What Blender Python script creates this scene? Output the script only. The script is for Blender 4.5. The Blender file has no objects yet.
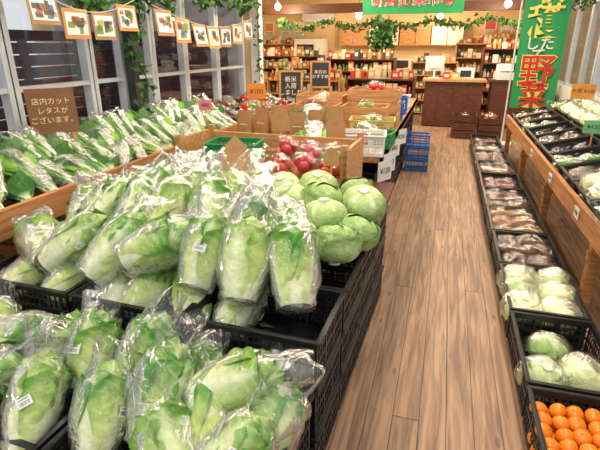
import bpy, math, random
import numpy as np
from mathutils import Vector, Matrix, Euler
random.seed(7); RS=np.random.RandomState(7)
D=bpy.data; COL=bpy.context.scene.collection
pi=math.pi
# ------------------------------------------------------------------ materials
def _nt(name):
    m=D.materials.new(name); m.use_nodes=True
    nt=m.node_tree; return m,nt,nt.nodes,nt.links,nt.nodes["Principled BSDF"]
def mat(name,col=(.5,.5,.5),rough=.5,metal=0,var=.15,scale=12,bump=0,attr=False,emis=0,sx=(1,1,1),spec=.5,bscale=None):
    m,nt,N,L,B=_nt(name)
    B.inputs["Roughness"].default_value=rough; B.inputs["Metallic"].default_value=metal
    B.inputs["Specular IOR Level"].default_value=spec
    tc=N.new("ShaderNodeTexCoord"); mp=N.new("ShaderNodeMapping"); mp.inputs["Scale"].default_value=sx
    L.new(tc.outputs["Object"],mp.inputs[0])
    no=N.new("ShaderNodeTexNoise"); no.inputs["Scale"].default_value=scale; no.inputs["Detail"].default_value=4
    L.new(mp.outputs[0],no.inputs["Vector"])
    mr=N.new("ShaderNodeMapRange"); mr.inputs["From Min"].default_value=.3; mr.inputs["From Max"].default_value=.7
    mr.inputs["To Min"].default_value=1-var; mr.inputs["To Max"].default_value=1+var
    L.new(no.outputs[0],mr.inputs[0])
    mx=N.new("ShaderNodeVectorMath"); mx.operation='SCALE'
    if attr:
        a=N.new("ShaderNodeAttribute"); a.attribute_name="Col"; L.new(a.outputs["Color"],mx.inputs[0])
    else: mx.inputs[0].default_value=col
    L.new(mr.outputs[0],mx.inputs["Scale"]); L.new(mx.outputs[0],B.inputs["Base Color"])
    if bump:
        bn=N.new("ShaderNodeTexNoise"); bn.inputs["Scale"].default_value=bscale or scale*3; L.new(mp.outputs[0],bn.inputs["Vector"])
        b=N.new("ShaderNodeBump"); b.inputs["Strength"].default_value=bump; b.inputs["Distance"].default_value=.01
        L.new(bn.outputs[0],b.inputs["Height"]); L.new(b.outputs[0],B.inputs["Normal"])
    if emis:
        L.new(mx.outputs[0],B.inputs["Emission Color"]); B.inputs["Emission Strength"].default_value=emis
    return m
def film(name,tint=(1,1,1),base=.05,k=.55,haze=.06,bs=28,bump=.9,rough=.13):
    m,nt,N,L,B=_nt(name); out=N["Material Output"]; N.remove(B)
    tr=N.new("ShaderNodeBsdfTransparent"); tr.inputs[0].default_value=(*tint,1)
    gl=N.new("ShaderNodeBsdfGlossy"); gl.inputs["Roughness"].default_value=rough
    df=N.new("ShaderNodeBsdfDiffuse"); df.inputs[0].default_value=(.9,.93,.95,1)
    tc=N.new("ShaderNodeTexCoord"); no=N.new("ShaderNodeTexNoise"); no.inputs["Scale"].default_value=bs; no.inputs["Detail"].default_value=3
    no.inputs["Distortion"].default_value=1.2
    L.new(tc.outputs["Object"],no.inputs["Vector"])
    b=N.new("ShaderNodeBump"); b.inputs["Strength"].default_value=bump; b.inputs["Distance"].default_value=.02
    L.new(no.outputs[0],b.inputs["Height"])
    if bump>0: L.new(b.outputs[0],gl.inputs["Normal"])
    lw=N.new("ShaderNodeFresnel"); lw.inputs["IOR"].default_value=1.4
    ma=N.new("ShaderNodeMath"); ma.operation='MULTIPLY_ADD'; ma.inputs[1].default_value=k; ma.inputs[2].default_value=base; ma.use_clamp=True
    L.new(lw.outputs[0],ma.inputs[0])
    m1=N.new("ShaderNodeMixShader"); L.new(ma.outputs[0],m1.inputs[0]); L.new(tr.outputs[0],m1.inputs[1]); L.new(gl.outputs[0],m1.inputs[2])
    m2=N.new("ShaderNodeMixShader"); m2.inputs[0].default_value=haze; L.new(m1.outputs[0],m2.inputs[1]); L.new(df.outputs[0],m2.inputs[2])
    L.new(m2.outputs[0],out.inputs[0]); return m
def plank_mat(name,c1,c2,w=.115,axis=0,plen=3.4,rough=.5):
    m,nt,N,L,B=_nt(name); B.inputs["Roughness"].default_value=rough
    tc=N.new("ShaderNodeTexCoord"); sp=N.new("ShaderNodeSeparateXYZ"); L.new(tc.outputs["Object"],sp.inputs[0])
    def mth(op,a,b=None,c=None):
        n=N.new("ShaderNodeMath"); n.operation=op
        for i,v in enumerate((a,b,c)):
            if v is None: continue
            if isinstance(v,(int,float)): n.inputs[i].default_value=v
            else: L.new(v,n.inputs[i])
        return n.outputs[0]
    A=sp.outputs[axis]; Bc=sp.outputs[1-axis]
    q=mth('DIVIDE',A,w); idx=mth('FLOOR',q); fr=mth('FRACT',q)
    wn=N.new("ShaderNodeTexWhiteNoise"); wn.noise_dimensions='1D'; L.new(idx,wn.inputs["W"])
    yy=mth('ADD',mth('DIVIDE',Bc,plen),mth('MULTIPLY',wn.outputs[0],5.0)); yf=mth('FRACT',yy); yi=mth('FLOOR',yy)
    wn2=N.new("ShaderNodeTexWhiteNoise"); wn2.noise_dimensions='2D'; cb=N.new("ShaderNodeCombineXYZ"); L.new(idx,cb.inputs[0]); L.new(yi,cb.inputs[1]); L.new(cb.outputs[0],wn2.inputs["Vector"])
    cb2=N.new("ShaderNodeCombineXYZ"); L.new(mth('MULTIPLY',A,26.),cb2.inputs[0]); L.new(mth('MULTIPLY',Bc,1.6),cb2.inputs[1]); L.new(mth('MULTIPLY',wn2.outputs[0],40.),cb2.inputs[2])
    g=N.new("ShaderNodeTexNoise"); g.inputs["Scale"].default_value=1; g.inputs["Detail"].default_value=6; g.inputs["Distortion"].default_value=1.4; L.new(cb2.outputs[0],g.inputs["Vector"])
    rp=N.new("ShaderNodeValToRGB"); rp.color_ramp.elements[0].position=.36; rp.color_ramp.elements[1].position=.66
    rp.color_ramp.elements[0].color=(*c1,1); rp.color_ramp.elements[1].color=(*c2,1); L.new(g.outputs[0],rp.inputs[0])
    big=N.new("ShaderNodeTexNoise"); big.inputs["Scale"].default_value=3.; L.new(tc.outputs["Object"],big.inputs["Vector"])
    seam=mth('MULTIPLY',mth('GREATER_THAN',fr,.04),mth('GREATER_THAN',yf,.002))
    s=mth('MULTIPLY',mth('MULTIPLY_ADD',seam,.7,.3),mth('MULTIPLY_ADD',wn2.outputs[0],.2,.9))
    s=mth('MULTIPLY',s,mth('MULTIPLY_ADD',big.outputs[0],.5,.75))
    vo=N.new("ShaderNodeTexVoronoi"); vo.inputs["Scale"].default_value=1; cb3=N.new("ShaderNodeCombineXYZ")
    L.new(mth('MULTIPLY',A,9.),cb3.inputs[0]); L.new(mth('MULTIPLY',Bc,3.),cb3.inputs[1]); L.new(cb3.outputs[0],vo.inputs["Vector"])
    kn=mth('GREATER_THAN',vo.outputs["Distance"],.10); s=mth('MULTIPLY',s,mth('MULTIPLY_ADD',kn,.4,.6))
    vm=N.new("ShaderNodeVectorMath"); vm.operation='SCALE'; L.new(rp.outputs[0],vm.inputs[0]); L.new(s,vm.inputs["Scale"])
    L.new(vm.outputs[0],B.inputs["Base Color"])
    b=N.new("ShaderNodeBump"); b.inputs["Strength"].default_value=.35; b.inputs["Distance"].default_value=.004
    L.new(mth('ADD',mth('MULTIPLY',g.outputs[0],.4),seam),b.inputs["Height"]); L.new(b.outputs[0],B.inputs["Normal"])
    return m
MV=mat("vegetable_leaf",attr=True,rough=.42,var=.16,scale=25,bump=.45,bscale=60,spec=.35)
MF=mat("fruit_skin",attr=True,rough=.25,var=.08,scale=10,bump=.1,bscale=200)
MR=mat("root_skin",attr=True,rough=.7,var=.25,scale=40,bump=.4,bscale=90)
MI=mat("ivy_leaf",attr=True,rough=.5,var=.2,scale=15)
MC=mat("coloured_goods",attr=True,rough=.5,var=.06,scale=6)
MBAG=film("plastic_bag_film",base=.018,k=.72,haze=.022,bump=.75,rough=.07,bs=34)
MBG2=film("thin_bag_film",base=.010,k=.22,haze=.008,bump=.6,rough=.08)
MGL=film("window_glass",base=.005,k=.12,haze=.002,bump=0,rough=.02)
MBK=mat("black_plastic",(.014,.015,.018),rough=.36,var=.2,scale=20)
MWD=mat("table_wood",(.44,.19,.065),rough=.55,var=.35,scale=3,sx=(1,14,14),bump=.2)
MWX=mat("fruit_box_wood",(.58,.30,.12),rough=.6,var=.3,scale=3,sx=(1.2,14,14),bump=.2)
MWY=mat("table_wood_long",(.50,.22,.08),rough=.55,var=.35,scale=3,sx=(14,1,14),bump=.2)
MDW=mat("dark_wood",(.12,.04,.02),rough=.4,var=.3,scale=4,sx=(2,2,10))
MAL=mat("window_aluminium",(.66,.70,.75),rough=.35,metal=.2,var=.05)
MWH=mat("white_paint",(.80,.80,.78),rough=.5,var=.04)
MBG=mat("beige_wall",(.82,.62,.36),rough=.8,var=.06,scale=2)
MCL=mat("ceiling_board",(.55,.50,.42),rough=.8,var=.05,scale=3)
MFL=plank_mat("floor_planks",(.20,.108,.062),(.43,.262,.165))
MPAP=mat("paper_white",(.85,.85,.83),rough=.6,var=.03)
MINK=mat("ink_dark",(.03,.03,.035),rough=.6,var=.02)
MKR=mat("kraft_card",(.46,.25,.105),rough=.8,var=.12)
MEM=mat("lamp_glow",(1,.86,.62),emis=9,var=0)
MPOST=mat("dark_post_paint",(.035,.04,.035),rough=.5)
# ------------------------------------------------------------------ mesh builder
class MB:
    def __init__(s): s.v=[];s.f=[];s.mi=[];s.c=[];s.n=0;s.mats=[];s.sm=[]
    def add(s,V,F,m,col=(1,1,1),smooth=True,M=None):
        V=np.asarray(V,float).reshape(-1,3)
        if M is not None: V=V@np.array(M.to_3x3()).T+np.array(M.translation)
        c=np.asarray(col,float)
        if c.ndim==1: c=np.tile(c,(len(V),1))
        if m not in s.mats: s.mats.append(m)
        k=s.mats.index(m); s.v.append(V); s.c.append(c.reshape(-1,3))
        for f in F: s.f.append([i+s.n for i in f]); s.mi.append(k); s.sm.append(smooth)
        s.n+=len(V)
    def box(s,c,d,m,col=(1,1,1),M=None):
        x,y,z=[q/2 for q in d]; V=[(c[0]+a*x,c[1]+b*y,c[2]+e*z) for a in(-1,1) for b in(-1,1) for e in(-1,1)]
        s.add(V,[(0,1,3,2),(4,6,7,5),(0,4,5,1),(2,3,7,6),(0,2,6,4),(1,5,7,3)],m,col,False,M)
    def grid(s,P,m,col=(1,1,1),wrap=False,M=None,smooth=True):
        h,w=P.shape[:2]; F=[]
        for i in range(h-1):
            for j in range(w if wrap else w-1):
                k=(j+1)%w; F.append((i*w+j,i*w+k,(i+1)*w+k,(i+1)*w+j))
        s.add(P.reshape(-1,3),F,m,np.asarray(col).reshape(-1,3) if np.ndim(col)>1 else col,smooth,M)
    def tube(s,p0,p1,r0,r1,m,col=(1,1,1),n=10,cap=True,M=None):
        p0=Vector(p0);p1=Vector(p1);q=(p1-p0).to_track_quat('Z','Y'); V=[]
        for p,r in((p0,r0),(p1,r1)):
            for i in range(n):
                a=2*pi*i/n; V.append(tuple(p+q@Vector((r*math.cos(a),r*math.sin(a),0))))
        F=[(i,(i+1)%n,n+(i+1)%n,n+i) for i in range(n)]
        s.add(V,F,m,col,True,M)
        if cap: s.add(V,[tuple(range(n))[::-1],tuple(range(n,2*n))],m,col,False,M)
    def ball(s,c,r,m,col=(1,1,1),nu=14,nv=9,noise=0,fn=None,M=None):
        th=np.linspace(0,pi,nv)[:,None]; ph=np.linspace(0,2*pi,nu,endpoint=False)[None,:]
        d=np.stack([np.sin(th)*np.cos(ph),np.sin(th)*np.sin(ph),np.cos(th)*np.ones_like(ph)],-1)
        rr=1+noise*nz(d+np.array(c)*7,3.,3)[...,None] if noise else 1
        P=d*rr*np.array(r if np.ndim(r) else (r,r,r))+(0 if M else np.array(c))
        if M: M=Matrix.Translation(c)@M
        s.grid(P,m,col if fn is None else fn(d),True,M)
    def build(s,name,loc=(0,0,0),rot=(0,0,0),sc=1,link=True):
        me=D.meshes.new(name); me.from_pydata(np.concatenate(s.v).tolist(),[],s.f)
        for m in s.mats: me.materials.append(m)
        me.polygons.foreach_set("material_index",s.mi); me.polygons.foreach_set("use_smooth",s.sm)
        a=me.color_attributes.new("Col",'FLOAT_COLOR','POINT'); c=np.concatenate(s.c); a.data.foreach_set("color",np.c_[c,np.ones(len(c))].ravel())
        me.update()
        return inst(me,name,loc,rot,sc) if link else me
def inst(me,name,loc=(0,0,0),rot=(0,0,0),sc=1):
    o=D.objects.new(name,me); o.location=loc; o.rotation_euler=rot; o.scale=(sc,)*3 if np.ndim(sc)==0 else sc; COL.objects.link(o); return o
_dirs={}
def nz(P,f,seed,n=6):
    if seed not in _dirs:
        r=np.random.RandomState(seed); d=r.normal(size=(n,3)); d/=np.linalg.norm(d,axis=1)[:,None]; _dirs[seed]=(d*r.uniform(.6,1.5,(n,1)),r.uniform(0,6.28,n))
    d,p=_dirs[seed]; P=np.asarray(P); return np.sin(f*(P@d.T)+p+1.3*np.sin(f*.7*(P@np.roll(d,1,0).T))).mean(-1)*1.6
def empty(name,loc=(0,0,0),rot=(0,0,0)):
    o=D.objects.new(name,None); o.location=loc; o.rotation_euler=rot; o.empty_display_size=.1; COL.objects.link(o); return o
def child(o,p): o.parent=p; return o
def text(body,parent,loc,rot,size,m,name="lettering",ext=.002,align='CENTER',sp=1.,off=0):
    c=D.curves.new(name,'FONT'); c.body=body; c.size=size; c.extrude=ext; c.align_x=align; c.align_y='CENTER'; c.space_line=sp; c.offset=off
    c.materials.append(m); o=D.objects.new(name,c); o.location=loc; o.rotation_euler=rot; COL.objects.link(o); o.parent=parent; return o
lerp=lambda a,b,t:np.asarray(a)*(1-t)+np.asarray(b)*t
# ------------------------------------------------------------------ vegetables
def bag_hull(mb,L,R,prof,s0=-.07,s1=1.3,seed=1,flat=.35,nu=48,ns=50,amp=.009,slack=1.08,film_=None):
    s=np.linspace(s0,s1,ns)[:,None]; a=np.linspace(0,2*pi,nu,endpoint=False)[None,:]
    r=R*np.maximum(prof(np.clip(s,0.06,.9)),.45)*slack+.006
    r=np.where(s<0,r*np.sqrt(np.clip(1-(s/s0)**2,0.01,1)),r)
    ex=np.clip(s-.92,0,None)/(s1-.92)
    r=r+(R*.95-r)*np.clip(ex*1.3,0,1)*(ex>0)
    fl=1-(1-flat*.5)*np.clip(ex,0,1)
    X=r*np.cos(a); Z=r*np.sin(a)*fl; Y=(-L/2+L*s)*np.ones_like(a)
    P=np.stack([X,Y,Z],-1); Q=P*np.array([1,.35,1])
    w=1-np.abs(nz(Q+seed,34.,seed))*1.6; w2=nz(P+seed,60,seed+1)
    k=1+np.clip(ex,0,1)*1.5
    nrm=np.stack([np.cos(a)*np.ones_like(s),0*s*a,np.sin(a)*np.ones_like(s)],-1)
    P=P+nrm*((w*amp+w2*amp*.35+amp*.5)*k)[...,None]
    P[...,1]+=ex*.035*nz(np.stack([np.cos(a)+0*s,np.sin(a)+0*s,0*a+0*s],-1),4,seed+2)
    P[...,2]+=ex*.03*nz(P,14,seed+3)
    mb.grid(P,film_ or MBAG,wrap=True)
def label(mb,x,y,z,w=.05,h=.036,rz=0,tilt=0,M=None):
    T=Matrix.Translation((x,y,z))@Euler((0,tilt,rz)).to_matrix().to_4x4()
    if M: T=M@T
    mb.box((0,0,0),(w,h,.0012),MPAP,M=T)
    for i in range(9): mb.box((-w*.38+i*w*.085,-h*.12,.0009),(w*random.choice((.02,.035,.045)),h*.4,.0008),MINK,M=T)
    mb.box((0,h*.3,.0009),(w*.7,h*.09,.0008),MINK,M=T)
def leafy(mb,L,R,nl,seed,prof,ribw,c_rib,c_in,c_out,crink=.004,frill=.008,hw=(.55,1.35),vein=.35,gpow=1.,lift=.012,ribt=.6):
    r_=np.random.RandomState(seed)
    s=np.linspace(0,1,22)[:,None]; a=np.linspace(0,2*pi,20,endpoint=False)[None,:]
    cl=np.sqrt(np.clip(1-s**8,0,1))*np.sqrt(np.clip(1-(1-s)**14,0,1))
    P=np.stack([R*.93*cl*prof(s)*np.cos(a),-L/2+L*s*.99+0*a,R*.93*cl*prof(s)*np.sin(a)],-1); mb.grid(P,MV,lerp(c_in,c_out,.25),True)
    mb.tube((0,-L/2-.008,0),(0,-L/2+.03,0),R*.26,R*.3,MV,(.80,.80,.62),14)
    nu,nt=29,36
    for k in range(nl):
        ly=k/(nl-1); phi=k*2.39996+r_.uniform(-.3,.3)
        U,T=np.meshgrid(np.linspace(-1,1,nu),np.linspace(0,1,nt))
        te=lerp(1.0,.78,ly)+r_.uniform(-.04,.03)
        sh=te*T*(1-.16*np.abs(U)**2.5*T**2)
        w=hw[0]+(hw[1]-hw[0])*np.clip(T*1.7,0,1)**.8; ang=phi+U*w+.12*np.sin(T*3+k)
        edge=np.abs(U)**5; tip=T**8; eg=np.clip(edge*np.clip(T*1.6-.3,0,1)+tip,0,1)
        rb=np.exp(-(U/(ribw[0]*(1-T)**1.3+ribw[1]))**2)
        r=R*np.maximum(prof(np.clip(sh,0,1)),.02)*(.93+.08*ly)+(.003+ly*.006)*np.clip(T*8+.2,0,1)
        q=np.stack([np.cos(ang)*R,L*sh,np.sin(ang)*R],-1)
        r=r+crink*(1-rb)*nz(q+seed+k,70,seed+k)+rb*.005*(1-T)
        r=r+eg*(.003+lift*ly)+frill*eg*nz(q,95,seed+40+k)
        Y=-L/2+L*sh+eg*frill*.6*nz(q,80,seed+60+k)
        P=np.stack([r*np.cos(ang),Y,r*np.sin(ang)],-1)
        ph=(T*11-np.abs(U)*3.2)*2*pi/1.6; vn=np.clip(np.cos(ph),0,1)**6*(1-rb)*np.clip(1.1-np.abs(U),0,1)
        net=np.clip(nz(q,120,seed+5),0,1)*.25
        g=np.clip(-.02+.8*T**gpow+.35*edge*T-.1+.25*nz(q,14,seed+9)+.35*eg,0,1.2)[...,None]
        c=lerp(c_in,c_out,g); m=np.clip(rb*(1-ribt*T)*1.15+vn*vein+net*vein,0,1)[...,None]
        mb.grid(P,MV,np.clip(c*(1-m)+np.array(c_rib)*m,.01,1))
def napa_p(t):
    t=np.clip(t,0,1); b=.64+.36*np.sin(np.clip(t/.5,0,1)*pi/2); return b*(1-np.clip((t-.5)/.5,0,1)**2.8)**.5
def cab_p(t):
    t=np.clip(t,0,1); return (1-np.abs(2*t-1)**2.2)**(1/2.2)
NAPA=[];CAB=[]
for i in range(5):
    mb=MB(); L=.34+.02*(i%3); R=.088+.006*(i%2)
    leafy(mb,L,R,9,10+i*7,napa_p,(.62,.07),(.76,.80,.52),(.55,.65,.17),(.13,.31,.03),crink=.0055,frill=.010,hw=(.8,1.35),vein=.45,lift=.016,gpow=1.1)
    if i<4:
        bag_hull(mb,L,R,napa_p,seed=30+i,s1=1.28,flat=.4)
        label(mb,.01*(i-2),-.02+.04*(i%2),R*1.24,rz=.3*i)
    NAPA.append(mb.build("bagged_napa_cabbage",link=False))
for i in range(4):
    mb=MB(); leafy(mb,.165,.10,9,80+i*5,cab_p,(.16,.03),(.60,.70,.42),(.42,.56,.22),(.24,.40,.11),crink=.0018,frill=.003,hw=(.8,1.5),vein=.5)
    if i==3: bag_hull(mb,.165,.10,cab_p,seed=51,s1=1.35)
    CAB.append(mb.build("green_cabbage",link=False))
def wcab():
    mb=MB(); leafy(mb,.17,.11,8,131,cab_p,(.3,.05),(.84,.86,.62),(.74,.78,.42),(.42,.58,.18),crink=.003,frill=.004,hw=(.7,1.5),vein=.6)
    bag_hull(mb,.17,.11,cab_p,seed=57,s1=1.3); label(mb,.0,-.0,.135); return mb.build("bagged_pale_cabbage",link=False)
WCAB=wcab()
def greens(seed,n=16,L=.36,c_st=(.62,.75,.40),c_lf=(.07,.20,.035),wl=.032,lf=.45,bag=True,spread=.5):
    mb=MB(); r_=np.random.RandomState(seed)
    for k in range(n):
        t=np.linspace(0,1,13); a=r_.uniform(-1,1)*spread; e=r_.uniform(-.1,.35); ln=L*r_.uniform(.8,1.05)
        x=r_.uniform(-.025,.025)+ln*t*np.sin(a)*(.35+.65*t)*.8; y=-L/2+ln*t*np.cos(a*.8); z=.012+r_.uniform(0,.05)+ln*t*e*.45-.07*t**3*r_.uniform(0,1)
        w=np.where(t<lf,.005,.005+wl*r_.uniform(.7,1.2)*np.sin(np.clip((t-lf)/(1-lf),0,1)*pi*.93+.1)**.7)
        u=np.linspace(-1,1,6); px=np.cos(a); py=-np.sin(a)
        P=np.stack([x[:,None]+w[:,None]*u*px,y[:,None]+w[:,None]*u*py,z[:,None]+.35*w[:,None]*np.abs(u)*r_.uniform(-.6,1)+.004*nz(np.stack([x[:,None]+0*u,y[:,None]+w[:,None]*u*3,z[:,None]+u*.1],-1),90,seed)],-1)
        g=np.clip((t-lf*.8)/.2,0,1)[:,None,None]*np.ones((1,6,1)); c=lerp(c_st,np.array(c_lf)*r_.uniform(.7,1.5),g)
        c=c*(1+.5*np.exp(-(u/.2)**2))[None,:,None]
        mb.grid(P,MV,c)
    mb.tube((0,-L*.2,.03),(0,-L*.17,.03),.034,.034,MC,(.6,.25,.1) if seed%2 else (.2,.3,.7),14,False)
    if bag:
        pr=lambda s:.45+.75*np.clip(s,0,1)**1.1
        k=MB(); bag_hull(k,L,.075,pr,s0=-.04,s1=1.02,seed=seed,flat=1.1,nu=30,ns=26,amp=.006,film_=MBAG)
        V=np.concatenate(k.v); V[:,2]=V[:,2]*.75+.055; mb.add(V,k.f,MBAG)
        label(mb,0,.02,.125)
    return mb.build("bagged_leafy_greens",link=False)
GR=[greens(3,22,c_lf=(.08,.24,.03)),greens(4,24,c_lf=(.13,.33,.04),wl=.02,spread=.35),greens(5,16,c_st=(.55,.65,.28),c_lf=(.17,.38,.04),wl=.045,lf=.3),greens(6,26,L=.4,c_st=(.75,.80,.5),c_lf=(.10,.30,.06),wl=.012,lf=.4,spread=.22,bag=False),
    greens(8,16,L=.34,c_lf=(.05,.17,.03),wl=.04,lf=.25,bag=False)]
def lumpbag(name,seed,n,rad,cols,m,sx=.11,sy=.14,calyx=False,noise=.0,bag=True,rr=(1,1,1)):
    mb=MB(); r_=np.random.RandomState(seed)
    for k in range(n):
        a=k*2.4; q=math.sqrt((k+.5)/n); lay=k%2
        c=(sx*q*math.cos(a)*.85,sy*q*math.sin(a)*.85,rad*(.9+lay*1.2)); col=np.array(cols[r_.randint(len(cols))])*r_.uniform(.8,1.15)
        M=Euler(tuple(r_.uniform(-1,1,3))).to_matrix().to_4x4()
        mb.ball(c,(rad*rr[0],rad*rr[1],rad*rr[2]*.92),m,col,noise=noise,M=M)
        if calyx:
            for j in range(5):
                b=j*1.257; T=Matrix.Translation(c)@M; z=rad*.9
                mb.add([(0,0,z),(rad*.2*math.cos(b+.5),rad*.2*math.sin(b+.5),z+.003),(rad*.65*math.cos(b),rad*.65*math.sin(b),z-rad*.05+.004),(rad*.2*math.cos(b-.5),rad*.2*math.sin(b-.5),z+.003)],[(0,1,2,3)],MV,(.08,.25,.03),M=T)
    if bag:
        th=np.linspace(.05,pi-.05,26)[:,None]; ph=np.linspace(0,2*pi,36,endpoint=False)[None,:]
        d=np.stack([np.sin(th)*np.cos(ph),np.sin(th)*np.sin(ph),np.cos(th)+0*ph],-1)
        w=(1-1.6*np.abs(nz(d+seed,6,seed)))*.09+.03*nz(d,14,seed+1)
        P=d*(1+w[...,None])*np.array([sx*1.2,sy*1.2,rad*2.2])+np.array([0,0,rad*1.7]); mb.grid(P,MBG2,wrap=True)
        label(mb,0,0,rad*4.0,w=.04,h=.028,rz=.4)
    return mb.build(name,link=False)
TOM=[lumpbag("bagged_tomatoes",s,8,.036,[(.62,.03,.015),(.7,.06,.02)],MF,.08,.09,True) for s in(1,2)]
TOMY=lumpbag("bagged_apples",5,7,.042,[(.6,.05,.03),(.65,.22,.07),(.55,.03,.03)],MF,.09,.09)
TARO=[lumpbag("bagged_taro_roots",s,13,.038,[(.13,.05,.022),(.20,.09,.04),(.09,.035,.02)],MR,.11,.14,noise=.12,rr=(1,1.3,.9)) for s in(11,12)]
POT=lumpbag("bagged_potatoes",15,13,.040,[(.40,.19,.07),(.30,.13,.05)],MR,.11,.13,noise=.08,rr=(1,1.25,.9))
EGG=lumpbag("bagged_eggplants",17,8,.028,[(.03,.008,.05),(.05,.01,.06)],MF,.09,.12,rr=(1,2.3,1))
CARR=lumpbag("bagged_carrots",18,9,.022,[(.75,.20,.02),(.65,.16,.02)],MR,.07,.12,rr=(1,3.6,1))
PUR=lumpbag("bagged_sweet_potatoes",19,8,.028,[(.30,.03,.05),(.22,.03,.04)],MR,.08,.13,noise=.06,rr=(1,2.4,1))
LEM=lumpbag("bagged_peppers",20,9,.033,[(.75,.45,.03),(.7,.15,.02),(.2,.4,.04)],MF,.09,.1)
PINK=lumpbag("bagged_pink_turnips",22,7,.036,[(.75,.18,.25),(.8,.3,.3)],MF,.08,.09)
# ------------------------------------------------------------------ crates
def crate(w,d,h,m=None,col=(1,1,1)):
    m=m or MBK; mb=MB(); t=.006
    for sy in(-1,1):
        y=sy*(d/2-.012)
        mb.box((0,y,h-.016),(w-.02,t,.032),m,col); mb.box((0,y+sy*.007,h-.004),(w,.016,.008),m,col)
        mb.box((0,y,h*.52),(w-.03,t,.014),m,col); mb.box((0,y,.014),(w-.03,t,.028),m,col)
        mb.box((0,y,h*.72),(w-.03,t*.7,.006),m,col);mb.box((0,y,h*.3),(w-.03,t*.7,.006),m,col)
        n=int(w/.03)
        for i in range(n+1): mb.box((-w/2+.015+i*(w-.03)/n,y,h/2),(.005 if i%4 else .014,t*.9,h-.02),m,col)
    for sx in(-1,1):
        x=sx*(w/2-.012)
        mb.box((x,0,h-.016),(t,d-.02,.032),m,col); mb.box((x+sx*.007,0,h-.004),(.016,d,.008),m,col)
        mb.box((x,0,h*.52),(t,d-.03,.014),m,col); mb.box((x,0,.014),(t,d-.03,.028),m,col)
        mb.box((x,0,h*.72),(t*.7,d-.03,.006),m,col);mb.box((x,0,h*.3),(t*.7,d-.03,.006),m,col)
        n=int(d/.03)
        for i in range(n+1): mb.box((x,-d/2+.015+i*(d-.03)/n,h/2),(t*.9,.005 if i%4 else .014,h-.02),m,col)
    mb.box((0,0,.006),(w-.03,d-.03,.008),m,col)
    return mb
CR=crate(.515,.375,.205).build("harvest_crate",link=False)
CRI=crate(.375,.435,.205).build("harvest_crate",link=False)
CRF=crate(.66,.48,.235).build("harvest_crate",link=False)
CRR=crate(.40,.60,.20).build("harvest_crate",link=False)
CRU=crate(.44,.44,.15).build("harvest_crate",link=False)
def jit(a): return random.uniform(-a,a)
for cx in range(3):
    for ry in range(4):
        for lv in range(3):
            if lv<2 and cx==1 and ry>0: continue
            inst(CR,"harvest_crate",(-.565-cx*.528+jit(.003)+ry*.012,1.475+ry*.385+cx*.02,.001+lv*.208),(0,0,-.035))
for cx,x in enumerate((-.655,-1.335)):
    for lv in range(2): inst(CRF,"harvest_crate",(x,.985+cx*.035,.001+lv*.238),(0,0,-.05))
RL=[1.53+i*.625 for i in range(11)]
for y in RL: inst(CRR,"harvest_crate",(.665,y,.002),(0,0,jit(.01)))
# ------------------------------------------------------------------ placing produce
def rotm(tilt,yaw,roll): return (Matrix.Rotation(yaw,4,'Z')@Matrix.Rotation(tilt,4,'X')@Matrix.Rotation(roll,4,'Y')).to_euler()
def put(me,name,x,y,z,tilt=0,yaw=0,roll=0,sc=1): return inst(me,name,(x,y,z),rotm(tilt,yaw,roll),sc)
N="bagged_napa_cabbage"
rad=math.radians
for i,x in enumerate(np.arange(-1.70,-.5,.2)):
    for j,y in enumerate((1.52,1.78,2.05,2.35,2.6)):
        if x>-.8 and y>1.7: continue
        put(NAPA[(i+j)%5],N,x+jit(.02),y,.585,rad(18+jit(8)),jit(.5),jit(3),.86)
front=[(-1.70,1.56,.71,12,.9),(-1.48,1.55,.75,35,-.9),(-1.25,1.53,.77,38,-.5),(-1.05,1.53,.79,22,-1.1),(-.84,1.52,.80,50,-.12),(-.66,1.50,.80,53,.1),(-.48,1.53,.79,46,.38)]
for i,(x,y,z,t,yw) in enumerate(front): put(NAPA[i%4],N,x,y,z,rad(t),yw,i*1.7,.92)
row2=[(-1.66,1.84,.77,20,.5),(-1.50,1.82,.83,30,-.4),(-1.33,1.80,.84,35,.2),(-1.14,1.77,.86,40,-.2),(-.95,1.78,.86,40,.15),(-.78,1.77,.83,38,-.3),(-.61,1.76,.78,30,.6)]
for i,(x,y,z,t,yw) in enumerate(row2): put(NAPA[(i+2)%4],N,x,y,z,rad(t),yw,i*1.3,.9)
row3=[(-1.68,2.1,.74,15,.3),(-1.52,2.1,.79,25,.2),(-1.35,2.05,.84,30,-.3),(-1.16,2.02,.85,35,.2),(-.98,2.0,.84,30,-.1),(-1.62,2.4,.76,20,.1),(-1.45,2.4,.79,25,.4),(-1.28,2.35,.81,28,-.2),(-1.1,2.3,.81,22,.3),(-.95,2.27,.79,20,.1),(-1.55,2.68,.76,20,.2),(-1.35,2.66,.78,20,-.2),(-1.15,2.62,.78,20,.1)]
for i,(x,y,z,t,yw) in enumerate(row3): put(NAPA[(i+1)%4],N,x,y,z,rad(t),yw,i*2.1,.9)
cabs=[(-.40,1.90,.72),(-.60,1.95,.69),(-.51,2.14,.75),(-.35,2.13,.69),(-.74,2.12,.74),(-.36,2.38,.76),(-.57,2.36,.77),(-.76,2.36,.75),(-.66,2.58,.77),(-.45,2.62,.74),(-.87,2.55,.75)]
for i,(x,y,z) in enumerate(cabs): put(CAB[i%3],"green_cabbage",x,y,z,rad(-70+jit(25)) if i%3 else rad(75),jit(2),jit(3),1.05)
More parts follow.
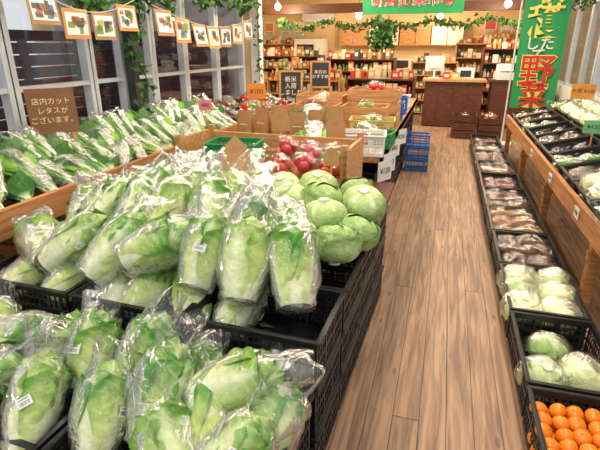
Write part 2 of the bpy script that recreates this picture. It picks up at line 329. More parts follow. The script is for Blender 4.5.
low=[(-1.10,1.13,.55,48,.15),(-.90,1.16,.56,46,-.2),(-.74,1.00,.57,46,.05),(-.52,1.08,.57,14,-1.2),(-.90,.92,.52,42,.25),(-.40,1.04,.48,35,-.2),
     (-.64,.85,.50,30,.8),(-.46,.88,.49,28,-.6),(-1.40,1.12,.55,10,-1.35),(-1.36,.92,.55,10,-1.45),(-1.14,.90,.5,40,.3),(-1.56,1.14,.52,25,.6),(-1.28,1.18,.50,20,-.4),(-.70,1.14,.50,15,.2),(-.58,.98,.50,20,.4)]
for i,(x,y,z,t,yw) in enumerate(low): put(NAPA[(i*3)%4],N,x,y,z,rad(t),yw,i*1.9,.82)
mb=MB(); r_=np.random.RandomState(5)
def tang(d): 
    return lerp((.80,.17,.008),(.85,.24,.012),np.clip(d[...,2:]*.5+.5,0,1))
for lv in range(3):
    for i in range(6):
        for j in range(8):
            x=.505+i*.064+lv%2*.03+r_.uniform(-.006,.006); y=1.29+j*.066+lv%2*.03+r_.uniform(-.006,.006); z=.05+lv*.052+r_.uniform(-.004,.01)
            if x>.83 or y>1.79: continue
            M=Euler(tuple(r_.uniform(-.6,.6,3))).to_matrix().to_4x4()
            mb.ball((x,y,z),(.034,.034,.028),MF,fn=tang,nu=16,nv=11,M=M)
            T=Matrix.Translation((x,y,z))@M
            mb.tube((0,0,.026),(0,0,.0295),.004,.003,MV,(.12,.2,.05),6,M=T)
mb.build("tangerine_pile")
put(CAB[3],"bagged_green_cabbage",.57,2.04,.10,rad(-75),.3,1,.95); put(WCAB,"bagged_pale_cabbage",.76,2.10,.11,rad(-60),1.3,2,.9); put(CAB[3],"bagged_green_cabbage",.64,2.30,.10,rad(-60),2.9,0,.9)
for i,(x,y) in enumerate([(.56,2.62),(.75,2.6),(.56,2.82),(.77,2.83),(.57,3.0),(.78,3.0)]): put(CAB[3] if i%3==2 else WCAB,"bagged_pale_cabbage",x,y,.14,rad(-75),i*1.1,i,.95)
for k,y in enumerate(RL[3:]):
    for i in range(3):
        for j in range(2):
            if k==1 : me,nm=POT,"bagged_potatoes"
            elif k%4==3: me,nm=PUR,"bagged_sweet_potatoes"
            else: me,nm=TARO[(i+j)%2],"bagged_taro_roots"
            inst(me,nm,(.58+j*.17,y-.18+i*.18,.09+jit(.015)),(0,0,jit(1.5)),.82)
# ------------------------------------------------------------------ room shell
def boxobj(name,c,d,m): mb=MB(); mb.box((0,0,0),d,m); return mb.build(name,c)
boxobj("floor",(-1,6,-.05),(12,20,.1),MFL)
boxobj("ceiling",(-1.2,8.3,3.0),(10.5,14.4,.1),MCL)  # unseen; front part left open so daylight falls in from above
boxobj("wall_back",(-1.5,14.1,1.5),(10,.15,3.0),MBG)
boxobj("wall_left_rear",(-6.3,10.4,1.5),(.15,7.4,3.0),MBG)
boxobj("wall_return",(-4.4,6.45,1.5),(3.7,.12,3.0),MBG)
boxobj("wall_left",(-2.66,3.2,.42),(.12,6.6,.84),MWH)
boxobj("wall_right",(2.16,6.0,.42),(.12,13,.84),MWH)
boxobj("wall_right_rear",(2.16,13.0,1.5),(.12,2.2,3.0),MBG)
boxobj("ground",(-12,8,-.12),(50,50,.02),mat("outdoor_paving",(.45,.44,.42),rough=.9))
def winwall(name,x,ys,z0,z1,wide=.05,rail=(),deep=.07):
    k=0
    for a,b in zip(ys[:-1],ys[1:]):
        k+=1; mb=MB(); c=(a+b)/2; w=b-a
        mb.box((0,-w/2+.02,(z1+z0)/2),(deep,wide,z1-z0),MAL); mb.box((0,w/2-.02,(z1+z0)/2),(deep,wide,z1-z0),MAL)
        for z in (z0+.025,z1-.025,*rail): mb.box((0,0,z),(deep*.8,w-.06,.045 if z in(z0+.025,z1-.025) else .03),MAL)
        mb.box((0,0,(z0+z1)/2),(.006,w-.06,z1-z0-.06),MGL)
        mb.build(name+"_%d"%k,(x,c,0))
winwall("window_left",-2.66,[.0,.85,1.65,2.45,3.2,3.62,4.05,4.65,5.4,6.2],.84,2.95,rail=(1.28,2.12))
winwall("window_right",2.16,[.0,1.2,2.4,3.6,4.8,6,7.2,8.4,9.2,10.2,11.2,11.9],.84,2.95,.07,rail=(2.2,))
def post(name,x,y,w,m,h=2.94):
    mb=MB(); mb.box((0,0,h/2),(w,w,h),m); mb.box((0,0,.05),(w+.01,w+.01,.1),m); mb.box((0,0,h-.04),(w+.03,w+.03,.08),m); return mb.build(name,(x,y,0))
post("corner_pillar",-2.53,6.42,.13,MWH); post("dark_pillar",-2.565,3.62,.075,MPOST)
boxobj("trim_1",(-2.62,3.2,.87),(.10,6.5,.04),MWD)
FM=mat("fence_slats",(.060,.035,.065),rough=.7,var=.3)
def fence(ln,loc,rz,h=12):
    mb=MB()
    for i in range(h): mb.box((0,0,.12+i*.15),(.03,ln,.135),FM)
    n=int(ln/.97)
    for i in range(n+1): mb.box((-.05,-ln/2+.05+i*(ln-.1)/n,h*.15/2),(.08,.08,h*.15+.04),FM)
    mb.build("slatted_fence",loc,(0,0,rz))
fence(9,(-5.2,1.7,-.11),0); fence(2.2,(-4.0,6.2,-.11),-pi/2)
boxobj("outside_cladding",(-4.3,6.37,1.6),(3.0,.02,3.0),mat("outside_cladding",(.50,.54,.62),var=.08,scale=3,sx=(1,1,12)))
mb=MB(); mb.box((0,0,1.6),(4,14,3.2),mat("outside_wall",(.66,.66,.72),var=.06)); mb.box((.2,0,3.3),(5,15,.2),mat("outside_roof",(.25,.27,.32)))
for i in range(5): mb.box((2.01,-5+i*2.4,1.7),(.04,1.3,1.0),MAL)
mb.build("neighbouring_building",(-16,4,-.11))
# ------------------------------------------------------------------ left display table
mb=MB(); LT=-1.98
mb.box((LT-.0,3.35,.74),(.035,6.0,.14),MWY)
for i in range(5): mb.box((LT-.07-i*.105,3.35,.70+i*.035),(.10,6.0,.022),MWY)
for y in (.5,1.9,3.3,4.7,6.2):
    mb.box((LT-.03,y,.335),(.07,.07,.67),MWD); mb.box((LT-.47,y,.39),(.07,.07,.78),MWD); mb.box((LT-.25,y,.45),(.45,.04,.07),MWD)
mb.box((LT-.25,3.35,.22),(.48,5.8,.02),MWY)
mb.build("display_table")
for i,y in enumerate(np.arange(1.30,4.6,.145)):
    for j in range(3):
        g=GR[(i//2*2+j*2+(i%2))%5]
        inst(g,"bagged_leafy_greens",(LT-.15-.12*j+jit(.02),y+jit(.03),.785+.07*j),rotm(rad(20+8*j),rad(70+jit(28)),jit(.3)),.84)
for i,y in enumerate(np.arange(4.6,6.2,.2)):
    for j in range(3):
        me,nm=[(EGG,"bagged_eggplants"),(CARR,"bagged_carrots"),(TOM[0],"bagged_tomatoes"),(PUR,"bagged_sweet_potatoes"),(LEM,"bagged_peppers"),(GR[1],"bagged_leafy_greens"),(GR[0],"bagged_leafy_greens")][(i*2+j*3)%7]
        inst(me,nm,(LT-.13-.15*j,y,.765+.06*j),(rad(5),rad(14),rad(60)+jit(.3)),.78)
for i,y in enumerate(np.arange(1.5,6,.3)): inst([POT,TARO[0],GR[4]][i%3],["bagged_potatoes","bagged_taro_roots","bagged_leafy_greens"][i%3],(LT-.2,y,.24),(0,0,jit(1)))
# ------------------------------------------------------------------ right display table
mb=MB(); RX=.93
mb.box((RX,4.5,.52),(.035,6.4,.13),MWY)
for i in range(8): mb.box((RX+.08+i*.135,4.5,.50+i*.035),(.13,6.4,.022),MWY)
for y in (1.5,3.0,4.5,6.0,7.6):
    mb.box((RX+.04,y,.235),(.06,.06,.47),MWD); mb.box((RX+1.0,y,.36),(.06,.06,.72),MWD); mb.box((RX+.5,y,.35),(1.0,.04,.07),MWD)
mb.build("display_table")
up=["pale","pale","pale","napa","pale","taro","greens","egg","taro","egg","greens","taro","pot"]
for c_ in range(2):
    for i in range(13):
        y=1.55+i*.465; x=RX+.26+c_*.47; z=.56+c_*.122
        e=empty("produce_crate",(x,y,z),(0,rad(-14.5),0))
        child(inst(CRU,"crate_body"),e)
        kind=up[(i+c_*4)%13] if c_ else up[i]
        pts=[(-.10,-.1),(.10,-.1),(-.10,.1),(.10,.1)]
        for k,(a,b) in enumerate(pts):
            if kind=="pale": o=inst(WCAB,"cabbage",(a,b,.13),rotm(-1.2,k,k),.9)
            elif kind=="napa": o=inst(NAPA[k],"napa",(a*.8,b,.12),rotm(.25,1.5+k*.2,k),.75)
            elif kind=="taro": o=inst(TARO[k%2],"taro",(a,b,.02),(0,0,k),.85)
            elif kind=="pot": o=inst(POT,"potatoes",(a,b,.02),(0,0,k),.85)
            elif kind=="egg": o=inst(EGG,"eggplants",(a,b,.02),(0,0,k),.85)
            else: o=inst(GR[k%5],"greens",(a,b*.6,.05),rotm(.2,1.4,0),.75)
            child(o,e)
# ------------------------------------------------------------------ central island rear
mb=MB(); W=MWX
mb.box((0,.25,.27),(1.22,.022,.10),W); mb.box((0,.25,.13),(1.22,.022,.13),W)
mb.box((.60,0,.20),(.022,.52,.28),W); mb.box((-.60,0,.20),(.022,.52,.28),W)
for sx in(-.59,.59):
    for sy in(-.24,.24): mb.box((sx,sy,.18),(.04,.04,.38),W)
mb.box((0,-.25,.06),(1.22,.022,.12),W); mb.box((0,0,.01),(1.2,.5,.02),W)
mb.build("wooden_display_bin",(-1.14,3.10,.60),(0,0,-.03))
mb=MB(); mb.box((0,0,.57),(1.7,.6,.04),MDW)
for sx in(-.78,.78):
    for sy in(-.25,.25): mb.box((sx,sy,.275),(.06,.06,.55),MDW)
mb.build("display_stand",(-1.14,3.13,.005))
for i in range(3):
    for j in range(2):
        me,nm=[(TOM[0],"bagged_tomatoes"),(LEM,"bagged_peppers"),(TOMY,"bagged_apples"),(PINK,"bagged_pink_turnips"),(TOM[1],"bagged_tomatoes"),(TOMY,"bagged_apples")][i*2+j]
        inst(me,nm,(-.70-.17*i,2.99+.17*j,.72+.07*j),(rad(15),0,jit(1)),1.0)
for i in range(3):
    for j in range(2): inst([GR[0],GR[2],GR[4]][i],"bagged_leafy_greens",(-1.30-.16*i,2.99+.14*j,.70+.04*j),rotm(.4,jit(.5),0),.8)
MGN=mat("green_plastic",(.01,.28,.09),rough=.4,var=.1); MBL=mat("blue_plastic",(.02,.15,.50),rough=.4,var=.1); MYW=mat("cream_plastic",(.75,.60,.25),rough=.4,var=.1)
GC=crate(.36,.28,.12,MGN).build("green_basket",link=False); BC=crate(.42,.32,.22,MBL).build("blue_crate",link=False); WC=crate(.4,.3,.18,MYW).build("cream_crate",link=False)
WHC=crate(.36,.3,.16,MWH).build("white_crate",link=False)
inst(GC,"green_basket",(-1.38,3.03,.80),(0,0,.1)); inst(GC,"green_basket",(-.95,3.62,.755),(0,0,.1)); inst(GC,"green_basket",(-.55,3.98,.755),(0,0,-.1)); inst(GR[2],"bagged_leafy_greens",(-.55,3.98,.82),rotm(.2,1,0),.8); inst(GR[4],"bagged_leafy_greens",(-1.38,3.03,.83),rotm(.1,1.3,0),.7)
mb=MB(); mb.box((0,0,.73),(1.35,4.5,.04),MWY)
for sx in(-.62,.0):
    for y in(-2.1,-.8,.8,2.1): mb.box((sx,y,.355),(.07,.07,.71),MWD)
mb.box((-.25,0,.25),(.8,4.4,.03),MWY)
mb.box((.665,0,.72),(.02,4.5,.06),MWY)
mb.build("display_table",(-1.08,5.78,.0))
for i in range(10):
    for z in (.001,.209,.417): inst(CRI,"harvest_crate",(-.63,3.76+i*.445,z),(0,0,jit(.02)))
def card(name,loc,w,h,rot,m=MPAP,txt=None,tm=MINK,size=None,stick=True):
    e=empty(name,loc,rot); mb=MB(); mb.box((0,0,h/2),(w,.004,h),m)
    if stick: mb.box((0,.004,-.05),(.012,.006,.14),MWX)
    child(mb.build("card_board"),e)
    if txt: text(txt,e,(0,-.0035,h/2),(pi/2,0,0),size or h*.4,tm,ext=.0006)
    return e
for i,(x,y,z) in enumerate([(-.37,3.45,.60),(-.37,3.72,.60),(-.39,4.3,.60),(-.38,4.9,.60)]): card("price_card",(x,y,z),.17,.15,(0,0,pi/2-.5),txt=["¥120","¥100","¥80","¥200"][i],size=.06,stick=False)
def slatbox(name,loc,w,l,h,m=MWX,rz=0):
    mb=MB()
    for k in range(3):
        z=h*(.17+.33*k)
        for s in(-1,1):
            mb.box((0,s*l/2,z),(w,.014,h*.28),m); mb.box((s*w/2,0,z),(.014,l,h*.28),m)
    for a in(-1,1):
        for b in(-1,1): mb.box((a*(w/2-.02),b*(l/2-.02),h/2),(.03,.03,h),m)
    mb.box((0,0,.01),(w,l,.015),m); return mb.build(name,loc,(0,0,rz))
slatbox("wooden_apple_box",(-.72,4.62,.755),.42,.34,.26); slatbox("wooden_apple_box",(-1.2,4.64,.755),.42,.34,.26); slatbox("wooden_apple_box",(-.70,5.12,.755),.5,.4,.38); slatbox("wooden_apple_box",(-1.28,5.2,.755),.5,.4,.3)
slatbox("wooden_apple_box",(-1.2,4.15,.755),.5,.36,.16)
for i,(x,y,z) in enumerate([(-.72,4.62,.94),(-1.2,4.64,.94),(-.7,5.12,1.07),(-1.28,5.2,.99)]): inst([LEM,POT,TOM[0],CARR][i],["bagged_peppers","bagged_potatoes","bagged_tomatoes","bagged_carrots"][i],(x,y,z),(0,0,i),.95)
inst(GR[1],"bagged_leafy_greens",(-1.1,4.1,.88),rotm(.5,.4,0)); inst(GR[4],"bagged_leafy_greens",(-1.3,4.15,.88),rotm(.4,-.4,0)); inst(GR[2],"bagged_leafy_greens",(-.98,3.66,.80),rotm(.4,.2,0))
inst(WC,"cream_crate",(-.6,4.3,.755),(0,0,.1))
for z in(.001,.16,.32): inst(BC,"blue_crate",(-.27,6.3,z),(0,0,.05),.72)
inst(BC,"blue_crate",(-.62,5.55,.755),sc=.9); inst(WHC,"white_crate",(-1.1,6.1,.755)); inst(WHC,"white_crate",(-.62,6.7,.755)); inst(WHC,"white_crate",(-.58,3.66,.755),(0,0,.1)); inst(BC,"blue_crate",(-.62,6.1,.755),sc=.9)
inst(LEM,"bagged_peppers",(-.6,4.3,.85)); inst(TOM[1],"bagged_tomatoes",(-.62,6.7,.87)); inst(POT,"bagged_potatoes",(-1.1,6.1,.87)); inst(CARR,"bagged_carrots",(-.62,6.1,.9)); inst(TOM[1],"bagged_tomatoes",(-.58,3.66,.80),sc=.9); inst(PINK,"bagged_pink_turnips",(-.62,5.55,.88))
def kbag(loc,w=.14,h=.24,rz=0,m=MKR):
    t=np.linspace(0,1,7)[:,None]; a=np.linspace(0,2*pi,24,endpoint=False)[None,:]
    sq=lambda v,e:np.sign(v)*np.abs(v)**e
    X=w/2*sq(np.cos(a),.4)*(1+.05*nz(np.stack([t*3+0*a,np.cos(a)+0*t,np.sin(a)+0*t],-1),3,4)); Y=w*.32*sq(np.sin(a),.4)*(1-.85*t**2)
    P=np.stack([X+0*t,Y,h*t+0*a],-1); mb=MB(); mb.grid(P,m,wrap=True); mb.box((0,0,h*.95),(w*.9,.012,.02),MPAP); mb.box((0,-w*.22,h*.45),(w*.5,.004,h*.25),MPAP); return mb.build("kraft_paper_bag",loc,(0,0,rz))
for i in range(6): kbag((-1.66+.16*i,3.88,.755),rz=jit(.3),h=.26+.03*(i%3))
for i in range(5): kbag((-1.6+.16*i,5.7,.755),rz=jit(.3),h=.28)
for i,(x,y,z,rz,s) in enumerate([(-.98,2.15,.95,.4,.9),(-.62,2.75,.86,.3,.6),(-1.2,3.5,.92,.3,.9),(-.75,3.45,.90,.3,.9)]):
    mb=MB(); mb.add([(-.08,0,0),(.08,0,0),(.08,0,.12),(0,0,.2),(-.08,0,.12)],[(0,1,2,3,4)],MKR,smooth=False); mb.add([(-.08,.006,0),(.08,.006,0),(.08,.006,.12),(0,.006,.2),(-.08,.006,.12)],[(4,3,2,1,0)],MKR,smooth=False); mb.box((0,.01,-.08),(.014,.01,.24),MWX)
    mb.build("kraft_price_sign",(x,y,z),(-.25,0,rz),s)
card("orange_price_card",(-1.95,4.9,1.0),.2,.16,(0,0,.5),mat("orange_card",(.75,.25,.04)),"¥100",size=.07)
card("orange_price_card",(1.5,6.2,.98),.24,.16,(0,0,-.1),mat("orange_card2",(.80,.32,.05)),"大根 ¥100",size=.055)
card("pink_price_card",(-2.05,3.9,1.0),.12,.09,(0,0,.5),mat("pink_card",(.8,.25,.3)),"¥80",size=.045)
card("green_price_card",(1.25,4.6,.84),.16,.11,(0,0,-.1),mat("green_card",(.2,.55,.2)),"¥120",size=.05)
card("price_card",(1.2,3.6,.84),.14,.10,(0,0,-.1),MPAP,"¥150",size=.045)
for i,y in enumerate((2.4,3.3,4.2,5.2)): card("shelf_price_label",(.905,y,.49),.11,.07,(0,0,-pi/2),txt="¥%d"%(100+20*i),size=.035,stick=False)
e=empty("handwritten_board",(-2.36,2.46,1.03),(rad(-12),0,rad(50)))
MBD=mat("board_brown",(.22,.095,.04),rough=.7)
mb=MB(); mb.box((0,0,.13),(.28,.012,.28),MBD); mb.box((-.10,.01,-.03),(.02,.012,.2),MWX); mb.box((.10,.01,-.03),(.02,.012,.2),MWX); child(mb.build("board"),e)
CH=mat("chalk_cream",(.85,.68,.34),var=.05); text("店内カット\nレタスが\nございます。",e,(0,-.009,.13),(pi/2,0,0),.045,CH,ext=.0008,sp=1.3)
# ------------------------------------------------------------------ garlands, pennants
def garland(name,pts,n=160,r=.06,seed=1,size=.035,cols=((.05,.16,.03),(.10,.26,.05),(.03,.10,.03))):
    mb=MB(); r_=np.random.RandomState(seed); pts=[Vector(p) for p in pts]
    seg=[(a,b) for a,b in zip(pts[:-1],pts[1:])]
    for a,b in seg: mb.tube(a,b,.006,.006,MI,(.08,.06,.03),6,False)
    tot=sum((b-a).length for a,b in seg)
    for k in range(n):
        d=r_.uniform(0,tot)
        for a,b in seg:
            l=(b-a).length
            if d<=l: break
            d-=l
        p=a.lerp(b,d/l)+Vector(r_.normal(size=3)*r*.6)
        s=size*r_.uniform(.6,1.3); M=Matrix.Translation(p)@Euler(tuple(r_.uniform(-pi,pi,3))).to_matrix().to_4x4()
        V=[(0,0,0),(s*.5,-s*.15,s*.12),(s*.42,s*.5,s*.1),(0,s*1.05,-s*.1),(-s*.42,s*.5,s*.1),(-s*.5,-s*.15,s*.12),(0,s*.5,0)]
        mb.add(V,[(0,1,2,6),(6,2,3),(6,3,4),(0,6,4,5)],MI,np.array(cols[r_.randint(len(cols))]),M=M)
    return mb.build(name)
def swag(a,b,n,sag,k=10):
    a=Vector(a);b=Vector(b);P=[]
    for i in range(n):
        for j in range(k):
            t=(i+j/k)/n; p=a.lerp(b,t); p.z-=sag*math.sin(pi*j/k); P.append(p)
    P.append(b); return P
garland("ivy_garland",[(-2.47+.05*math.sin(i*1.1),3.60-.05*math.cos(i*1.1),1.05+i*.1) for i in range(19)],200,.05,1,.055)
garland("ivy_garland",swag((-2.46,1.6,2.05),(-2.46,3.6,1.95),2,.16),260,.05,2,.055)
garland("ivy_garland",swag((-2.46,3.6,2.0),(-2.46,6.2,2.10),3,.10),260,.05,12,.055)
garland("ivy_garland",[(-2.42,6.2,1.1+i*.15) for i in range(12)],90,.05,3,.05)
garland("ivy_garland",swag((-3.9,11.5,2.05),(1.9,11.5,2.1),5,.14),700,.07,4,.07)
garland("ivy_garland",swag((1.95,6.5,2.35),(1.95,11,2.35),3,.2),260,.06,5,.06)
OR=mat("orange_mount",(.72,.28,.05)); 
def pennants(a,b,n,seed):
    e=empty("photo_pennant_string"); a=Vector(a); b=Vector(b); r_=np.random.RandomState(seed); mb=MB(); P=swag(a,b,1,.13,24)
    for p,q in zip(P[:-1],P[1:]): mb.tube(p,q,.003,.003,MWH,n=5,cap=False)
    for i in range(n):
        t=(i+.5)/n; p=a.lerp(b,t); p.z-=.13*math.sin(pi*t); w=(b-a).length/n*.86; h=w*.78
        ang=math.atan2(b.y-a.y,b.x-a.x); T=Matrix.Translation(p)@Matrix.Rotation(ang,4,'Z')@Matrix.Rotation(-.1+r_.uniform(-.1,.1),4,'X')
        mb.box((0,0,-h/2),(w,.003,h),OR if i%2 else MKR,M=T)
        mb.box((0,-.003,-h/2),(w*.84,.003,h*.74),MPAP,M=T)
        for k in range(12):
            c=np.array([(.2,.35,.08),(.55,.15,.08),(.15,.2,.4),(.6,.5,.2),(.5,.35,.25),(.1,.12,.1)][r_.randint(6)])
            mb.box((r_.uniform(-.28,.28)*w,-.0055,-h/2+r_.uniform(-.22,.22)*h),(w*r_.uniform(.12,.3),.002,h*r_.uniform(.12,.3)),MC,c,M=T)
    child(mb.build("photos_on_string"),e)
pennants((-2.38,2.40,1.90),(-2.38,3.5,1.88),4,1); pennants((-2.38,3.72,1.86),(-2.38,5.9,1.85),7,2)
# ------------------------------------------------------------------ banners
GRN=mat("banner_green",(.03,.36,.12),rough=.7,var=.08); RED=mat("banner_red",(.70,.03,.02)); YEL=mat("banner_yellow",(.90,.78,.16)); WHT=mat("banner_white",(.88,.88,.85))
e=empty("nobori_banner",(1.30,8.2,0),(0,0,rad(-10)))
mb=MB(); yy=np.linspace(0,1,40)[:,None]; xx=np.linspace(-1,1,12)[None,:]
P=np.stack([.31*xx+0*yy,.02*np.sin(xx*5+yy*4),.62+1.85*yy+0*xx],-1); mb.grid(P,GRN)
mb.tube((-.35,0,0),(-.35,0,2.6),.013,.013,MWH); mb.tube((-.36,0,2.52),(.34,0,2.5),.008,.008,MWH); mb.box((-.35,0,.03),(.3,.3,.06),MWH); child(mb.build("cloth_and_pole"),e)
text("収",e,(0,-.035,2.28),(pi/2,0,0),.42,YEL,off=.008); text("穫",e,(0,-.035,1.84),(pi/2,0,0),.50,YEL,off=.006); text("した\nて",e,(-.02,-.035,1.48),(pi/2,0,0),.2,WHT,off=.003,sp=.8)
text("野",e,(0,-.038,1.15),(pi/2,0,0),.50,YEL,off=.018); text("野",e,(0,-.044,1.15),(pi/2,0,0),.50,RED,off=.004); text("菜",e,(0,-.038,.80),(pi/2,0,0),.40,YEL,off=.014); text("菜",e,(0,-.044,.80),(pi/2,0,0),.40,RED,off=.004)
e=empty("hanging_shop_sign",(-.55,7.2,1.97),(0,0,0))
mb=MB(); mb.box((0,0,.16),(1.35,.03,.36),GRN); mb.tube((-.5,0,.33),(-.5,0,.96),.005,.005,MWH); mb.tube((.5,0,.33),(.5,0,.96),.005,.005,MWH); child(mb.build("sign_board"),e)
text("新鮮野菜市場",e,(0,-.02,.15),(pi/2,0,0),.185,WHT,off=.007); text("新鮮野菜市場",e,(0,-.026,.15),(pi/2,0,0),.185,RED,off=.0)
# ------------------------------------------------------------------ back of shop
def goods_shelf(name,loc,w,d,h,levels,seed,m=MDW,pal=None,gh=.2,rz=0):
    mb=MB(); r_=np.random.RandomState(seed)
    pal=pal or [(.5,.06,.03),(.7,.46,.18),(.8,.75,.6),(.25,.36,.12),(.4,.18,.06),(.08,.07,.08),(.65,.3,.07)]
    for s in(-1,1): mb.box((s*w/2,0,h/2),(.03,d,h),m)
    mb.box((0,d/2,h/2),(w,.015,h),m)
    for l in range(levels+1):
        z=.05+l*(h-.08)/levels; mb.box((0,0,z),(w,d,.022),m)
        x=-w/2+.03
        while x<w/2-.07:
            ww=r_.uniform(.05,.11); hh=gh*r_.uniform(.5,1.); c=pal[r_.randint(len(pal))]
            if r_.rand()<.5:
                mb.tube((x+ww/2,-d*.2,z+.011),(x+ww/2,-d*.2,z+.011+hh*.7),ww*.42,ww*.42,MC,c,10); mb.tube((x+ww/2,-d*.2,z+.011+hh*.7),(x+ww/2,-d*.2,z+.011+hh),ww*.2,ww*.16,MC,(.7,.65,.5),8)
            else: mb.box((x+ww/2,-d*.2,z+.011+hh/2),(ww,d*.4,hh),MC,c); mb.box((x+ww/2,-d*.4-.002,z+.011+hh*.5),(ww*.7,.004,hh*.4),MC,(.75,.7,.5))
            x+=ww+r_.uniform(.004,.012)
    return mb.build(name,loc,(0,0,rz))
goods_shelf("goods_shelf",(-3.3,10.2,0),1.5,.4,1.35,5,1); goods_shelf("goods_shelf",(-1.75,10.4,0),1.4,.4,1.3,5,2); goods_shelf("goods_shelf",(-2.4,8.4,0),1.3,.4,1.0,4,3,m=MWX)
goods_shelf("goods_shelf",(-3.9,8.2,0),1.4,.4,1.2,4,13,m=MWX)
goods_shelf("goods_shelf",(1.35,11.4,0),1.3,.4,1.5,5,5); goods_shelf("goods_shelf",(.95,12.4,0),1.6,.4,1.6,5,6,m=MWX)
goods_shelf("storage_shelf",(-5.0,13.6,0),1.6,.4,1.6,4,7,m=MWX); goods_shelf("storage_shelf",(1.3,13.7,0),1.3,.4,1.7,5,8,m=MWX)
goods_shelf("gift_shelf",(-1.05,8.3,0),1.1,.4,1.05,4,9,m=MDW,pal=[(.65,.06,.04),(.7,.5,.2),(.6,.15,.05),(.75,.6,.4)])
goods_shelf("snack_rack",(-2.9,9.3,0),1.2,.4,1.15,4,21,m=MDW)
goods_shelf("gift_shelf",(-.3,11.9,0),1.0,.35,1.2,4,31,m=MWX)
for nm,x,y,w,h,z,tx in (("menu_blackboard",-2.33,7.3,.34,.55,.62,"新米\n入荷\nしました\n5kg"),("menu_blackboard",-1.98,7.8,.3,.4,.9,"本日の\nおすすめ")):
    e=empty(nm,(x,y,z),(rad(-6),0,rad(12))); mb=MB(); mb.box((0,0,h/2),(w,.02,h),MINK)
    for s in(-1,1): mb.box((s*w/2,0,h/2),(.03,.03,h+.03),MWX); mb.box((0,0,h/2+s*h/2),(w,.03,.03),MWX)
    mb.box((-w*.4,.06,-z/2),(.03,.03,z),MWX); mb.box((w*.4,.06,-z/2),(.03,.03,z),MWX)
    child(mb.build("board"),e); text(tx,e,(0,-.014,h/2),(pi/2,0,0),h*.17,WHT,ext=.0008,sp=1.05)
mb=MB(); mb.box((0,0,.45),(1.1,.55,.86),MDW); mb.box((0,0,.90),(1.2,.65,.04),MWX)
for i in range(4): mb.box((-.42+i*.28,-.28,.45),(.24,.012,.7),MDW)
mb.build("checkout_counter",(.15,10.3,0))
mb=MB(); mb.box((0,0,.45),(1.0,.55,.86),MDW); mb.box((0,0,.90),(1.1,.6,.04),MDW); mb.build("checkout_counter",(1.35,10.4,0))
def monitor(name,loc,w,h,m,rz=0):
    mb=MB(); mb.box((0,0,.14+h/2),(w,.03,h),m); mb.box((0,.02,.14+h/2),(w*.6,.05,h*.6),m); mb.box((0,-.017,.14+h/2),(w*.9,.004,h*.85),MINK); mb.tube((0,.02,0),(0,.02,.2),.02,.02,m); mb.box((0,.02,.01),(w*.55,.18,.02),m); return mb.build(name,loc,(0,0,rz))
monitor("computer_monitor",(-.25,10.25,.925),.36,.28,MWH,pi+.2)
mb=MB(); mb.box((0,0,.07),(.36,.38,.14),MPAP); mb.box((0,.08,.22),(.30,.1,.16),MPAP,M=Matrix.Rotation(-.2,4,'X')); mb.box((0,-.11,.145),(.28,.14,.015),MINK); mb.build("cash_register",(1.1,10.3,.925),(0,0,.2))
mb=MB(); mb.box((0,0,.1),(.32,.3,.2),MPAP); mb.box((0,-.155,.1),(.2,.01,.12),MINK); mb.build("label_printer",(.35,10.3,.925))
for i in range(5): mb=MB(); c=[(.6,.1,.05),(.7,.5,.1),(.2,.35,.1),(.7,.65,.5),(.5,.2,.08)][i]; mb.box((0,0,.06),(.14,.12,.12),MC,c); mb.box((0,-.062,.07),(.09,.004,.05),MPAP); mb.box((0,0,.125),(.145,.125,.012),MC,np.array(c)*.7); mb.build("gift_box",(.0+.16*i if i<2 else 1.2+.17*i-.1,10.1 if i<2 else 10.25,.921))
slatbox("dark_wooden_crate",(.38,9.0,0),.40,.40,.42,MDW); slatbox("dark_wooden_crate",(.82,9.1,0),.38,.38,.36,MDW); inst(PUR,"bagged_sweet_potatoes",(.38,9.0,.32)); inst(POT,"bagged_potatoes",(.82,9.1,.28))
def fridge(name,loc,w,d,h,m=MPAP):
    mb=MB(); mb.box((0,0,h/2),(w,d,h),m); mb.box((0,-d/2-.01,h*.32),(w*.96,.02,h*.58),m); mb.box((0,-d/2-.01,h*.82),(w*.96,.02,h*.33),m); mb.box((w*.4,-d/2-.03,h*.5),(.02,.02,h*.2),MAL); mb.box((w*.4,-d/2-.03,h*.8),(.02,.02,h*.14),MAL); mb.box((-.1*w,-d/2-.022,h*.82),(w*.6,.004,h*.2),MINK); return mb.build(name,loc)
fridge("refrigerator",(-3.7,13.5,0),.8,.6,1.7)
def micro(loc):
    mb=MB(); mb.box((0,0,.14),(.5,.36,.28),MPAP); mb.box((-.06,-.185,.14),(.32,.01,.2),MINK); mb.box((.18,-.19,.14),(.02,.02,.2),MAL); mb.tube((.22,-.18,.08),(.22,-.2,.08),.02,.02,MAL); mb.build("microwave_oven",loc)
boxb=MB(); boxb.box((0,0,.44),(3.4,.6,.88),MWX); boxb.box((0,0,.9),(3.5,.66,.04),MWH)
for i in range(6): boxb.box((-1.4+i*.56,-.31,.44),(.5,.02,.74),MWX); boxb.box((-1.4+i*.56,-.33,.7),(.12,.02,.02),MAL)
boxb.build("kitchen_counter",(-1.3,13.5,0)); micro((-2.1,13.5,.93)); micro((-1.1,13.5,.93)); micro((-.3,13.5,.93))
for i in range(4):
    mb=MB(); mb.box((0,0,0),(.8,.34,.5),MWX); mb.box((-.2,-.18,0),(.37,.02,.46),MWH if i%2 else MWX); mb.box((.2,-.18,0),(.37,.02,.46),MWH if i%2 else MWX)
    mb.box((-.04,-.2,-.1),(.012,.02,.1),MAL); mb.box((.04,-.2,-.1),(.012,.02,.1),MAL); mb.build("wall_cupboard",(-2.55+i*.82,13.84,1.78))
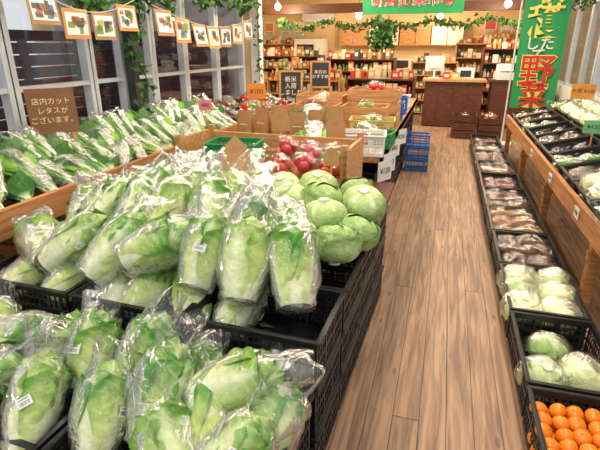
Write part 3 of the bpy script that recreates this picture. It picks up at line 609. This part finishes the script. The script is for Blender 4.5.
mb=MB(); mb.tube((0,0,0),(0,0,.25),.12,.16,MKR,n=16); mb.tube((0,0,.2),(0,0,.7),.02,.012,MI,(.1,.06,.03)); mb.build("plant_pot",(-1.45,11.3,1.15)); 
garland("potted_foliage_plant",[(-1.45+.28*math.cos(i*1.9)*((i%5)/5+.2),11.3+.25*math.sin(i*1.9),1.55+.06*(i%8)) for i in range(22)],420,.12,8,.10)
boxobj("plant_cabinet",(-1.45,11.3,.575),(.6,.45,1.15),MDW)
for i,(x,c) in enumerate([(.95,(.75,.1,.08)),(1.35,(.85,.8,.6)),(1.75,(.7,.15,.1)),(-4.2,(.8,.7,.3)),(-4.6,(.3,.5,.3)),(-5.1,(.7,.3,.1))]):
    mb=MB(); mb.box((0,0,0),(.30,.01,.38),MPAP); mb.box((0,-.008,.05),(.24,.006,.2),MC,c)
    for k in range(3): mb.box((0,-.008,-.09-.035*k),(.2,.006,.012),MINK)
    mb.build("wall_poster",(x,13.98,1.98))
mb=MB(); mb.box((0,0,0),(.9,.2,.28),MWH)
for k in range(4): mb.box((0,-.105,-.1+.03*k),(.8,.01,.008),MAL)
mb.build("air_conditioner",(-3.6,13.9,2.3))
mb=MB(); mb.box((0,0,0),(8.0,.16,.2),MDW); mb.build("trim_2",(-2.0,11.7,2.34))
def pend(x,y,z,r=.07):
    mb=MB(); mb.ball((0,0,0),r,MEM,nu=16,nv=10); mb.tube((0,0,r),(0,0,r+.05),.02,.02,MAL); mb.tube((0,0,r+.05),(0,0,2.94-z),.004,.004,MINK,n=5); mb.build("pendant_lamp",(x,y,z))
    l=D.lights.new("pendant_light",'POINT'); l.energy=48; l.color=(1,.74,.44); l.shadow_soft_size=.08; o=D.objects.new("pendant_light",l); o.location=(x,y,z-.14); COL.objects.link(o)
for x,y,z in ((-3.8,11,2.35),(-2.2,12.4,2.2),(-.3,12.9,2.2),(-1.2,9.6,2.3),(1.0,10.8,2.3),(-4.0,8.6,2.4)): pend(x,y,z)
def fluo_fill(x,y,e=36):  # unseen ceiling tubes with area lamps, added to brighten the interior
    mb=MB(); mb.box((0,0,0),(.16,1.25,.05),MWH); mb.tube((-.04,-.6,-.04),(-.04,.6,-.04),.014,.014,MEM); mb.tube((.04,-.6,-.04),(.04,.6,-.04),.014,.014,MEM); mb.build("added_fluorescent_fixture",(x,y,2.92))
    l=D.lights.new("ceiling_fill_light",'AREA'); l.shape='RECTANGLE'; l.size=.3; l.size_y=1.2; l.energy=e; l.color=(1,.87,.68); o=D.objects.new("ceiling_fill_light",l); o.location=(x,y,2.84); COL.objects.link(o)
for y,en in ((2.2,26),(4.4,38),(6.6,42)): fluo_fill(-1.4,y,en); fluo_fill(.6,y,en)
fluo_fill(-1.4,9.3,55); fluo_fill(.6,9.0,50); fluo_fill(-4,10,50)
# ------------------------------------------------------------------ world, sun
w=D.worlds.new("sky"); bpy.context.scene.world=w; w.use_nodes=True; nt=w.node_tree; bg=nt.nodes["Background"]
sk=nt.nodes.new("ShaderNodeTexSky"); sk.sky_type='HOSEK_WILKIE'; sk.turbidity=4; sk.sun_direction=(-.5,-.3,.6)
mx=nt.nodes.new("ShaderNodeMix"); mx.data_type='RGBA'; mx.inputs[0].default_value=.6; nt.links.new(sk.outputs[0],mx.inputs[6]); mx.inputs[7].default_value=(.95,.97,1,1)
nt.links.new(mx.outputs[2],bg.inputs[0]); bg.inputs[1].default_value=1.2
l=D.lights.new("sun",'SUN'); l.energy=1.4; l.angle=.15; l.color=(1,.92,.76); o=D.objects.new("sun",l); o.rotation_euler=Vector((.25,.62,-.9)).to_track_quat('-Z','Y').to_euler(); COL.objects.link(o)
# ------------------------------------------------------------------ camera
c=D.cameras.new("camera"); c.lens=28.2; c.sensor_width=36; c.clip_start=.05; co=D.objects.new("camera",c); co.location=(0,0,1.55); co.rotation_euler=(math.radians(90-20.96),0,math.radians(16.6)); COL.objects.link(co); bpy.context.scene.camera=co
bpy.context.scene.view_settings.view_transform='Standard'
